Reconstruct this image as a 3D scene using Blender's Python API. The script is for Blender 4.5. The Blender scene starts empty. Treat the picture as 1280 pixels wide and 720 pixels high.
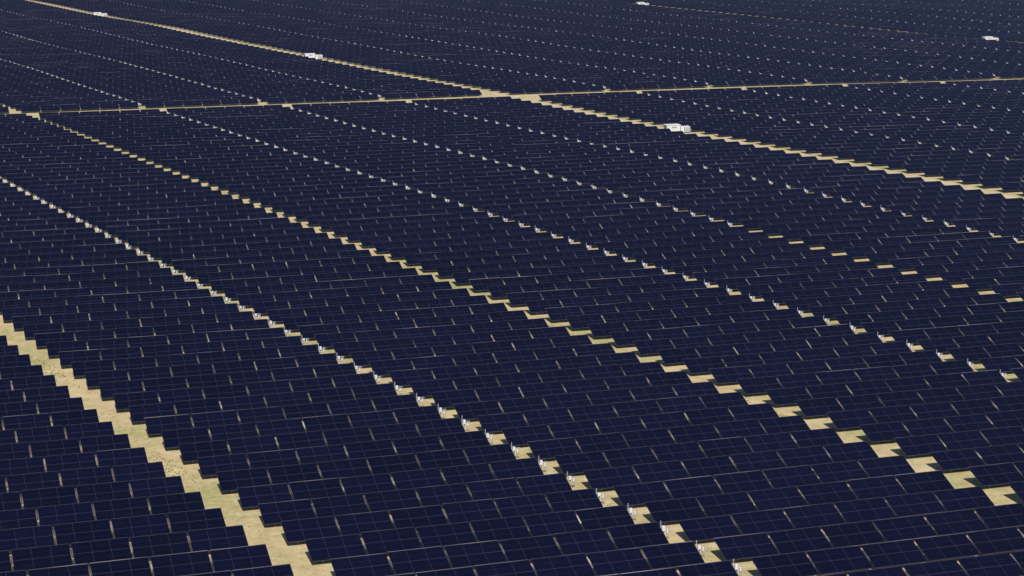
import bpy, math, random
import numpy as np
from mathutils import Vector
rng=np.random.default_rng(7); random.seed(7)
H=70.0; F=2489.0
S=np.array([.9473,.3203]); T=np.array([-.3203,.9473]); SH=.1589   # row direction, row normal, aisle skew
sc=bpy.context.scene
sc.view_settings.view_transform='Standard'; sc.view_settings.look='None'; sc.view_settings.exposure=0

def relief(s,t):
    fade=np.exp(-(np.maximum(0,np.hypot(s-300,t-600)-1500)/400.0)**2)
    return fade*(.17*np.sin(s/61+t/47+.7)+.13*np.sin(s/-83+t/29+2.1)+.10*np.sin(s/37-t/71)+.05*np.sin(s/17+t/19))
def world(s,t,z,t0=None):
    """s = distance along a row measured from the skewed aisle lattice, t = across rows, t0 = row anchor for the skew"""
    s=np.asarray(s,float);t=np.asarray(t,float); a=t if t0 is None else np.asarray(t0,float)
    r=s-SH*a
    return np.stack([r*S[0]+t*T[0], r*S[1]+t*T[1], np.broadcast_to(z,r.shape)],-1)

# ---------- materials
def newmat(n):
    m=bpy.data.materials.new(n); m.use_nodes=True
    nt=m.node_tree; b=nt.nodes['Principled BSDF']; return m,nt,b
def N(nt,t,**k):
    n=nt.nodes.new(t)
    for a,v in k.items(): setattr(n,a,v)
    return n
def math_(nt,op,a,b=None,c=None):
    n=nt.nodes.new('ShaderNodeMath'); n.operation=op
    for i,x in enumerate((a,b,c)):
        if x is None: continue
        if isinstance(x,(int,float)): n.inputs[i].default_value=x
        else: nt.links.new(x,n.inputs[i])
    return n.outputs[0]
def mix(nt,f,a,b):
    n=nt.nodes.new('ShaderNodeMix'); n.data_type='RGBA'
    for i,x in ((0,f),(6,a),(7,b)):
        if isinstance(x,(int,float)): n.inputs[i].default_value=x
        elif isinstance(x,tuple): n.inputs[i].default_value=(*x,1)
        else: nt.links.new(x,n.inputs[i])
    return n.outputs[2]
def noise(nt,vec,scale,detail=4,rough=.6):
    n=nt.nodes.new('ShaderNodeTexNoise'); n.inputs['Scale'].default_value=scale
    n.inputs['Detail'].default_value=detail; n.inputs['Roughness'].default_value=rough
    nt.links.new(vec,n.inputs['Vector']); return n.outputs['Fac']
def ramp(nt,f,stops):
    n=nt.nodes.new('ShaderNodeValToRGB'); e=n.color_ramp.elements
    while len(e)<len(stops): e.new(.5)
    for i,(p,c) in enumerate(stops): e[i].position=p; e[i].color=(*c,1)
    nt.links.new(f,n.inputs[0]); return n.outputs[0]

MG,nt,b=newmat('pv_glass')
uv=N(nt,'ShaderNodeUVMap',uv_map='uv'); sp=N(nt,'ShaderNodeSeparateXYZ'); nt.links.new(uv.outputs[0],sp.inputs[0])
rn=N(nt,'ShaderNodeUVMap',uv_map='rnd'); sr=N(nt,'ShaderNodeSeparateXYZ'); nt.links.new(rn.outputs[0],sr.inputs[0])
def line(x,period,w):
    f=math_(nt,'FRACT',math_(nt,'DIVIDE',x,period))
    d=math_(nt,'ABSOLUTE',math_(nt,'SUBTRACT',f,.5))
    return math_(nt,'GREATER_THAN',d,.5-w/period/2)
lu=line(sp.outputs[0],1/3,0.007); lv=line(sp.outputs[1],1/4,0.010); lh=line(sp.outputs[1],1/2,0.018)
lm=math_(nt,'MAXIMUM',math_(nt,'MULTIPLY',lu,.26),math_(nt,'MAXIMUM',math_(nt,'MULTIPLY',lv,.08),math_(nt,'MULTIPLY',lh,.30)))
geo=N(nt,'ShaderNodeNewGeometry')
dust=noise(nt,geo.outputs['Position'],.05,5)
big=ramp(nt,noise(nt,geo.outputs['Position'],.006,4,.6),[(.38,(0,0,0)),(.62,(1,1,1))])
base=mix(nt,math_(nt,'ADD',math_(nt,'MULTIPLY',sr.outputs[0],.45),math_(nt,'MULTIPLY',big,.55)),(.0018,.0023,.0115),(.0034,.0038,.0185))
base=mix(nt,math_(nt,'MULTIPLY',dust,.003),base,(.25,.21,.16))
col=mix(nt,math_(nt,'MULTIPLY',lm,.5),base,(.20,.20,.26))
# top frame coloured paler on some stretches of row
mp=N(nt,'ShaderNodeMapping'); mp.inputs['Rotation'].default_value=(0,0,-math.atan2(.3203,.9473)); mp.inputs['Scale'].default_value=(.012,.14,1)
nt.links.new(geo.outputs['Position'],mp.inputs['Vector'])
streak=ramp(nt,noise(nt,mp.outputs[0],1.0,3,.6),[(.53,(0,0,0)),(.70,(1,1,1))])
top=math_(nt,'GREATER_THAN',sp.outputs[1],.974)
col=mix(nt,math_(nt,'MULTIPLY',top,math_(nt,'ADD',math_(nt,'MULTIPLY',streak,.50),.06)),col,(.40,.36,.36))
nt.links.new(col,b.inputs['Base Color'])
b.inputs['IOR'].default_value=1.34
nt.links.new(math_(nt,'ADD',math_(nt,'MULTIPLY',lm,.4),.14),b.inputs['Roughness'])

def simple(name,c0,c1,scale,rough,metal=0,stops=None):
    m,nt,b=newmat(name); geo=N(nt,'ShaderNodeNewGeometry'); nz=noise(nt,geo.outputs['Position'],scale,5,.7)
    c=ramp(nt,nz,stops) if stops else mix(nt,nz,c0,c1)
    nt.links.new(c,b.inputs['Base Color']); b.inputs['Roughness'].default_value=rough; b.inputs['Metallic'].default_value=metal
    return m
MA=simple('aluminium_frame',(.04,.04,.045),(.10,.10,.105),1.5,.6,.2)
MC=simple('galvanised_joint_cover',0,0,.45,.95,0,[(.43,(.02,.02,.03)),(.55,(.12,.11,.10)),(.69,(.50,.44,.34))])
MW=simple('white_enamel',(.66,.66,.66),(.84,.84,.84),.9,.45)
MI=simple('grey_enamel',(.34,.34,.37),(.56,.56,.58),.9,.5)
MS=simple('galvanised_steel',(.20,.20,.21),(.34,.34,.33),3,.6)
MD=simple('dark_louvre',(.05,.05,.055),(.09,.09,.10),3,.6)
MCon=simple('concrete_pad',(.30,.29,.27),(.45,.43,.40),1.1,.9)

MGr,nt,b=newmat('dry_soil'); geo=N(nt,'ShaderNodeNewGeometry'); P=geo.outputs['Position']
soil=ramp(nt,noise(nt,P,.35,8,.7),[(.3,(.44,.33,.17)),(.5,(.58,.46,.26)),(.7,(.68,.57,.36))])
veg=ramp(nt,noise(nt,P,1.3,5),[(.35,(.22,.25,.08)),(.65,(.44,.43,.19))])
m1=noise(nt,P,.045,6,.65); m2=noise(nt,P,.9,5,.7)
mm=math_(nt,'ADD',math_(nt,'MULTIPLY',m1,.75),math_(nt,'MULTIPLY',m2,.4))
vf=ramp(nt,mm,[(.55,(0,0,0)),(.68,(1,1,1))])
c=mix(nt,math_(nt,'MULTIPLY',vf,.7),soil,veg)
fine=ramp(nt,noise(nt,P,5,6,.75),[(.3,(.74,.74,.74)),(.7,(1.10,1.10,1.10))])
mu=N(nt,'ShaderNodeMix',data_type='RGBA',blend_type='MULTIPLY'); mu.inputs[0].default_value=1
nt.links.new(c,mu.inputs[6]); nt.links.new(fine,mu.inputs[7]); nt.links.new(mu.outputs[2],b.inputs['Base Color'])
b.inputs['Roughness'].default_value=1; b.inputs['Specular IOR Level'].default_value=.1
bp=N(nt,'ShaderNodeBump'); bp.inputs['Strength'].default_value=.4; bp.inputs['Distance'].default_value=.15
nt.links.new(noise(nt,P,2.2,8,.7),bp.inputs['Height']); nt.links.new(bp.outputs[0],b.inputs['Normal'])
MR=simple('gravel_track',0,0,.25,1,0,[(.3,(.43,.35,.21)),(.55,(.55,.47,.31)),(.75,(.63,.56,.39))])
MV=simple('grass_blades',0,0,.8,.9,0,[(.3,(.20,.24,.07)),(.55,(.33,.34,.13)),(.75,(.50,.43,.22))])

# ---------- mesh helpers
def mkobj(name,verts,faces,mats,midx=None,uvs=None,parent=None,smooth=False):
    me=bpy.data.meshes.new(name); n=len(verts); m=len(faces)
    me.vertices.add(n); me.vertices.foreach_set('co',np.asarray(verts,np.float32).ravel())
    me.loops.add(m*4); me.loops.foreach_set('vertex_index',np.asarray(faces,np.int32).ravel())
    me.polygons.add(m); me.polygons.foreach_set('loop_start',np.arange(0,m*4,4,dtype=np.int32))
    if midx is not None: me.polygons.foreach_set('material_index',np.asarray(midx,np.int32))
    me.polygons.foreach_set('use_smooth',np.full(m,smooth))
    if uvs:
        for k,a in uvs.items():
            l=me.uv_layers.new(name=k); l.data.foreach_set('uv',np.asarray(a,np.float32).ravel())
    for x in mats: me.materials.append(x)
    me.update(calc_edges=True)
    o=bpy.data.objects.new(name,me); sc.collection.objects.link(o)
    if parent: o.parent=parent
    return o
BF=np.array([[4,5,6,7],[3,2,1,0],[0,1,5,4],[1,2,6,5],[2,3,7,6],[3,0,4,7]])
def prisms(bot,top):
    k=len(bot); v=np.concatenate([bot,top],1).reshape(-1,3)
    f=(BF[None]+8*np.arange(k)[:,None,None]).reshape(-1,4); return v,f
def row_box(s0,s1,ta,d0,d1,z0,z1):
    """boxes aligned with row anchored at ta; d = distance behind the row's front edge"""
    s0,s1,ta,d0,d1,z0,z1=np.broadcast_arrays(*[np.asarray(a,float) for a in (s0,s1,ta,d0,d1,z0,z1)])
    g=relief((s0+s1)/2,ta)
    def ring(z): return np.stack([world(a,ta+b_,z+g,ta) for a,b_ in ((s0,d0),(s1,d0),(s1,d1),(s0,d1))],1)
    return ring(z0),ring(z1)
def empty(name,loc=(0,0,0)):
    e=bpy.data.objects.new(name,None); e.location=loc; sc.collection.objects.link(e); return e

# ---------- layout
PITCH=.09855*H; W=3.4; LOW=.55; HIGH=1.90
paths=[(-.67,-1,1,'n'),(-.10,-2,2,'w'),(.467,-1.0,1.0,'n'),(1.037,-2.1,2.1,'w'),(1.6055,-1.2,1.2,'n'),(2.187,-1.8,1.9,'w'),(2.752,-1.1,1.1,'n'),
       (3.311,-1.6,1.5,'e'),(3.881,-1.0,1.0,'n'),(4.475,-6.8,3.0,'road')]
for i in range(1,8): paths.append((4.475+.551*i,-1.0,1.0,'n'))
paths.append((8.885,-6.8,3.0,'road'))
for i in range(1,9): paths.append((8.885+.551*i,-1.0,1.0,'n'))
ROADT=9.078*H
rows=[]
t=2.6826*H-PITCH*7
while t<19.9*H:
    if not (ROADT-2.45*PITCH< t <ROADT+.5): rows.append(t)
    t+=PITCH
rows=np.array(rows); rows[rows>ROADT]+=1.6
def inview(s,t):
    p=world(s,t,0); return np.abs(p[...,0])<.42*p[...,1]+80
NT=6; JG=.22
for bi in range(len(paths)-1):
    sL=paths[bi][0]*H+paths[bi][2]; sR=paths[bi+1][0]*H+paths[bi+1][1]
    L=(sR-sL-(NT-1)*JG)/NT
    for half in (0,1):
        rr=rows[rows<ROADT] if half==0 else rows[rows>=ROADT]
        ti,ii=np.meshgrid(rr,np.arange(NT),indexing='ij'); ti=ti.ravel(); ii=ii.ravel()
        s0=sL+ii*(L+JG); s1=s0+L
        keep=inview(s0,ti)
        s0,s1,ti,ii=s0[keep],s1[keep],ti[keep],ii[keep]; n=len(s0)
        if n==0: continue
        par=empty('solar_panel_array')
        dz=rng.normal(0,.015,n); tl=rng.normal(0,.02,n)
        g0=relief(s0,ti+2); g1=relief(s1,ti+2); th=.05
        def ring(off):
            return np.stack([world(s0,ti,g0+LOW+dz+off,ti),world(s1,ti,g1+LOW+dz+off,ti),
                             world(s1,ti+W,g1+HIGH+dz+tl+off,ti),world(s0,ti+W,g0+HIGH+dz+tl+off,ti)],1)
        v,f=prisms(ring(-th),ring(0))
        mi=np.tile([0,1,1,1,1,1],n)
        u=np.zeros((n,6,4,2)); u[:,0]=np.array([[0,0],[1,0],[1,1],[0,1]])
        r=np.zeros((n,6,4,2)); r[...,0]=rng.random(n)[:,None,None]
        mkobj('modules',v,f,[MG,MA],mi,{'uv':u.reshape(-1,2),'rnd':r.reshape(-1,2)},par)
        m=ii<NT-1
        a0=s1[m]+.03; a1=s1[m]+JG-.03; tt=ti[m]; g=g1[m]
        frac=.25+.15*rng.random(m.sum()); fr2=.68+.2*rng.random(m.sum())
        def z(fr): return g+LOW+(HIGH-LOW)*fr+.01
        def rj(off): return np.stack([world(a0,tt+W*frac,z(frac)+off,tt),world(a1,tt+W*frac,z(frac)+off,tt),world(a1,tt+W*fr2,z(fr2)+off,tt),world(a0,tt+W*fr2,z(fr2)+off,tt)],1)
        v,f=prisms(rj(-.05),rj(.02)); mkobj('joint_rails',v,f,[MC],None,None,par)
        near=ti<6.2*H
        sel=near|(ii==0)|(ii==NT-1)
        q0,q1,tq=s0[sel],s1[sel],ti[sel]
        bs=[];ts=[]
        for fr in (.22,.78):
            for dt in (.6,2.8):
                cs=q0+(q1-q0)*fr
                b0,t0=row_box(cs-.05,cs+.05,tq,dt-.05,dt+.05,-.3,LOW+(HIGH-LOW)*dt/W-.18); bs.append(b0); ts.append(t0)
        v,f=prisms(np.concatenate(bs),np.concatenate(ts)); mkobj('posts',v,f,[MS],None,None,par)
        q0,q1,tq=s0[near],s1[near],ti[near]
        if len(q0):
            bs=[];ts=[]
            for dt in (.6,2.8):
                zz=LOW+(HIGH-LOW)*dt/W
                b0,t0=row_box(q0,q1,tq,dt-.04,dt+.04,zz-.17,zz-.10); bs.append(b0); ts.append(t0)
            v,f=prisms(np.concatenate(bs),np.concatenate(ts)); mkobj('purlins',v,f,[MS],None,None,par)

# ---------- string inverter racks in the narrow aisles
for (c,l,r,kind) in paths:
    if kind not in('n','e'): continue
    sc_=c*H+l
    rr=rows.copy()
    if kind=='e': rr=rr[rr>5.2*H]
    rr=rr[inview(np.full(len(rr),sc_),rr)]
    if len(rr)==0: continue
    j=rng.normal(0,.09,len(rr)); j2=rng.random(len(rr))
    par=empty('string_inverter_rack')
    a=sc_+.22+j; tb=W-.5+j
    bs=[];ts=[]
    def add(s0,s1,d0,d1,z0,z1):
        x,y=row_box(s0,s1,rr,d0,d1,z0,z1); bs.append(x); ts.append(y)
    def flush(n,m):
        global bs,ts
        v,f=prisms(np.concatenate(bs),np.concatenate(ts)); mkobj(n,v,f,[m],None,None,par); bs=[];ts=[]
    add(a,a+.07,tb,tb+.07,-.2,2.0+.25*j2); add(a+1.0,a+1.07,tb,tb+.07,-.2,1.45)
    add(a+.08,a+.99,tb+.01,tb+.06,.65,.72); add(a+.08,a+.99,tb+.01,tb+.06,1.35,1.42)
    flush('rack_frame',MI)
    add(a+.12,a+.44,tb-.24,tb,.85,1.45+.25*j2); add(a+.66,a+.84,tb-.2,tb,.9,1.25)
    add(a+.02,a+.12,tb-2.1,tb-.30,.35,.42)
    flush('inverter_cabinet',MW)
    add(a+.17,a+.39,tb-.255,tb-.242,.92,1.12)
    flush('cooling_louvre',MD)

# ---------- ground (single sheet)
def axis(lo,hi,st):
    mid=np.arange(lo,hi,st); d=np.geomspace(30,30000,16)
    return np.concatenate([lo-d[::-1],mid,hi-st+d])
sa=axis(-150,1100,8); ta=axis(0,1600,8)
SS,TT=np.meshgrid(sa,ta,indexing='ij'); V=world(SS,TT,0); V[...,2]=relief(SS,TT); V=V.reshape(-1,3)
ns,n_t=len(sa),len(ta); idx=np.arange(ns*n_t).reshape(ns,n_t)
f=np.stack([idx[:-1,:-1],idx[1:,:-1],idx[1:,1:],idx[:-1,1:]],-1).reshape(-1,4)
mkobj('ground',V,f,[MGr],smooth=True)
def mkroad(axis_,c,lo,hi,width,z):
    a=np.arange(lo,hi,4.); nc=5
    off=np.linspace(-1,1,nc)*width/2
    wob=.3*np.sin(a/13.)+.2*np.sin(a/5.3)
    A,O=np.meshgrid(a,off,indexing='ij'); C=c+O+wob[:,None]
    s,t=(C,A) if axis_=='t' else (A,C)
    V=world(s,t,0); V[...,2]=relief(s,t)+z; V=V.reshape(-1,3)
    idx=np.arange(len(a)*nc).reshape(len(a),nc)
    f=np.stack([idx[:-1,:-1],idx[:-1,1:],idx[1:,1:],idx[1:,:-1]],-1).reshape(-1,4)
    if axis_=='s': f=f[:,::-1]
    mkobj('dirt_road',V,f,[MR],smooth=True)
mkroad('t',4.475*H+.4,120,1500,3.4,.02)
mkroad('t',8.885*H+.4,120,1500,3.4,.02)
mkroad('s',ROADT-2.5,-120,1050,4.2,.035)

# ---------- inverter / transformer stations
def station(s,t):
    g=float(relief(s,t)); o=world(np.array(s),np.array(t),g)
    par=empty('inverter_station',tuple(o))
    par.rotation_euler=(0,0,math.atan2(S[1],S[0]))
    def parts(name,boxes,mat):
        b_=[];t_=[]
        for x0,x1,y0,y1,z0,z1 in boxes:
            b_.append([[x0,y0,z0],[x1,y0,z0],[x1,y1,z0],[x0,y1,z0]]); t_.append([[x0,y0,z1],[x1,y0,z1],[x1,y1,z1],[x0,y1,z1]])
        v,f=prisms(np.array(b_,float),np.array(t_,float)); ob=mkobj(name,v,f,[mat],None,None,par)
        md=ob.modifiers.new('b','BEVEL'); md.width=.02; md.segments=1
    parts('foundation',[(-4.3,4.3,-1.6,1.6,-.4,.18)],MCon)
    parts('container_body',[(-3.9,.3,-1.2,1.2,.30,2.55),(-4.0,.4,-1.3,1.3,2.553,2.68)],MW)
    parts('corrugation',[(-3.75+.3*i,-3.63+.3*i,-1.24,-1.203,.45,2.4) for i in range(4)]+[(-.55+.25*i,-.45+.25*i,-1.24,-1.203,.45,2.4) for i in range(3)],MW)
    parts('skid',[(-3.9,.3,-1.1,-.9,.183,.298),(-3.9,.3,.9,1.1,.183,.298)],MS)
    parts('doors_and_louvres',[(-2.3,-1.6,-1.22,-1.204,1.7,2.1),(-1.5,-.8,-1.22,-1.204,1.7,2.1),(-3.935,-3.903,-.8,.8,1.2,2.2)],MS)
    parts('transformer_tank',[(1.9,3.5,-.8,.8,.35,1.75),(1.8,3.6,-.9,.9,1.753,1.9)],MW)
    parts('radiator_fins',[(2.0+.16*i,2.06+.16*i,-1.25,-.803,.5,1.6) for i in range(9)]+[(2.0+.16*i,2.06+.16*i,.803,1.25,.5,1.6) for i in range(9)],MW)
    parts('bushings',[(2.1+.5*i,2.22+.5*i,-.06,.06,1.903,2.3) for i in range(3)],MW)
    parts('switch_cabinet',[(.6,1.6,-1.0,0.6,.183,2.1)],MW)
for s,t in ((4.475,7.50),(4.475,11.40),(4.475,15.70),(8.885,15.5),(8.885,11.25)):
    station(s*H-2.0,t*H)

# ---------- grass tufts in aisles
pts=[]
def scatter(c,l,r,t0,t1,n):
    s=rng.uniform(c*H+l,c*H+r,n); t=rng.uniform(t0,t1,n)
    k=(np.sin(s*.7+t*.11)+np.sin(t*.23+s*.31)+rng.normal(0,.7,n))>.9
    pts.append(np.stack([s[k],t[k]],1))
scatter(1.037,-2,2,150,480,3600); scatter(2.178,-2,1.8,150,540,3600); scatter(1.6055,-1.1,.9,150,400,1200)
scatter(2.752,-1,.9,150,400,1000); scatter(3.311,-1.5,1.3,200,450,1500); scatter(4.475,-6.7,2.9,350,850,3000)
pts=np.concatenate(pts); n=len(pts); base=world(pts[:,0],pts[:,1],0); base[:,2]=relief(pts[:,0],pts[:,1])
vs=[]
for kq in range(5):
    a=rng.uniform(0,2*math.pi,n); h=rng.uniform(.05,.15,n); w=rng.uniform(.04,.09,n); ln=rng.uniform(.05,.2,n)
    d=np.stack([np.cos(a),np.sin(a),0*a],1); p=np.stack([-np.sin(a),np.cos(a),0*a],1)
    b0=base+d*.03; tip=base+d*ln[:,None]; tip[:,2]+=h
    vs.append(np.stack([b0-p*w[:,None],b0+p*w[:,None],tip+p*w[:,None]*.35,tip-p*w[:,None]*.35],1))
vs=np.concatenate(vs).reshape(-1,3); f=np.arange(len(vs)).reshape(-1,4)
mkobj('grass',vs,f,[MV])

# ---------- thin atmospheric haze: a real air volume over the whole plain
MH=bpy.data.materials.new('haze_air'); MH.use_nodes=True; nt=MH.node_tree; nt.nodes.clear()
out=nt.nodes.new('ShaderNodeOutputMaterial'); vsn=nt.nodes.new('ShaderNodeVolumeScatter')
vsn.inputs['Color'].default_value=(.42,.52,1,1); vsn.inputs['Density'].default_value=3.0e-5; vsn.inputs['Anisotropy'].default_value=0
nt.links.new(vsn.outputs[0],out.inputs['Volume'])
b0=np.array([[[-3000,-1000,-60],[3000,-1000,-60],[3000,6000,-60],[-3000,6000,-60]]],float); t0=b0.copy(); t0[...,2]=600
v,f=prisms(b0,t0); mkobj('atmospheric_haze',v,f,[MH])

# ---------- light
az=(.12,-1.0); el=52
d=np.array([az[0],az[1],0]); d/=np.linalg.norm(d); d=d*math.cos(math.radians(el)); d[2]=math.sin(math.radians(el))
su=bpy.data.lights.new('sun','SUN'); su.energy=4.4; su.angle=math.radians(.5); su.color=(1,.94,.85)
so=bpy.data.objects.new('sun',su); sc.collection.objects.link(so); so.rotation_euler=Vector(d).to_track_quat('Z','Y').to_euler()
w=bpy.data.worlds.new('World'); sc.world=w; w.use_nodes=True; nt=w.node_tree; bg=nt.nodes['Background']
sk=nt.nodes.new('ShaderNodeTexSky'); sk.sky_type='NISHITA'; sk.sun_disc=False
sk.sun_elevation=math.radians(el); sk.sun_rotation=math.atan2(az[0],az[1]); sk.air_density=1.0; sk.dust_density=.2; sk.ozone_density=3.5
nt.links.new(sk.outputs[0],bg.inputs[0]); bg.inputs[1].default_value=.07

cam=bpy.data.cameras.new('camera'); co=bpy.data.objects.new('camera',cam); sc.collection.objects.link(co)
co.location=(0,0,H); co.rotation_euler=(math.radians(90-11.45),0,0)
cam.sensor_width=36; cam.lens=F/1280*36; cam.clip_end=80000; cam.clip_start=1
sc.camera=co
print('objects',len(bpy.data.objects))
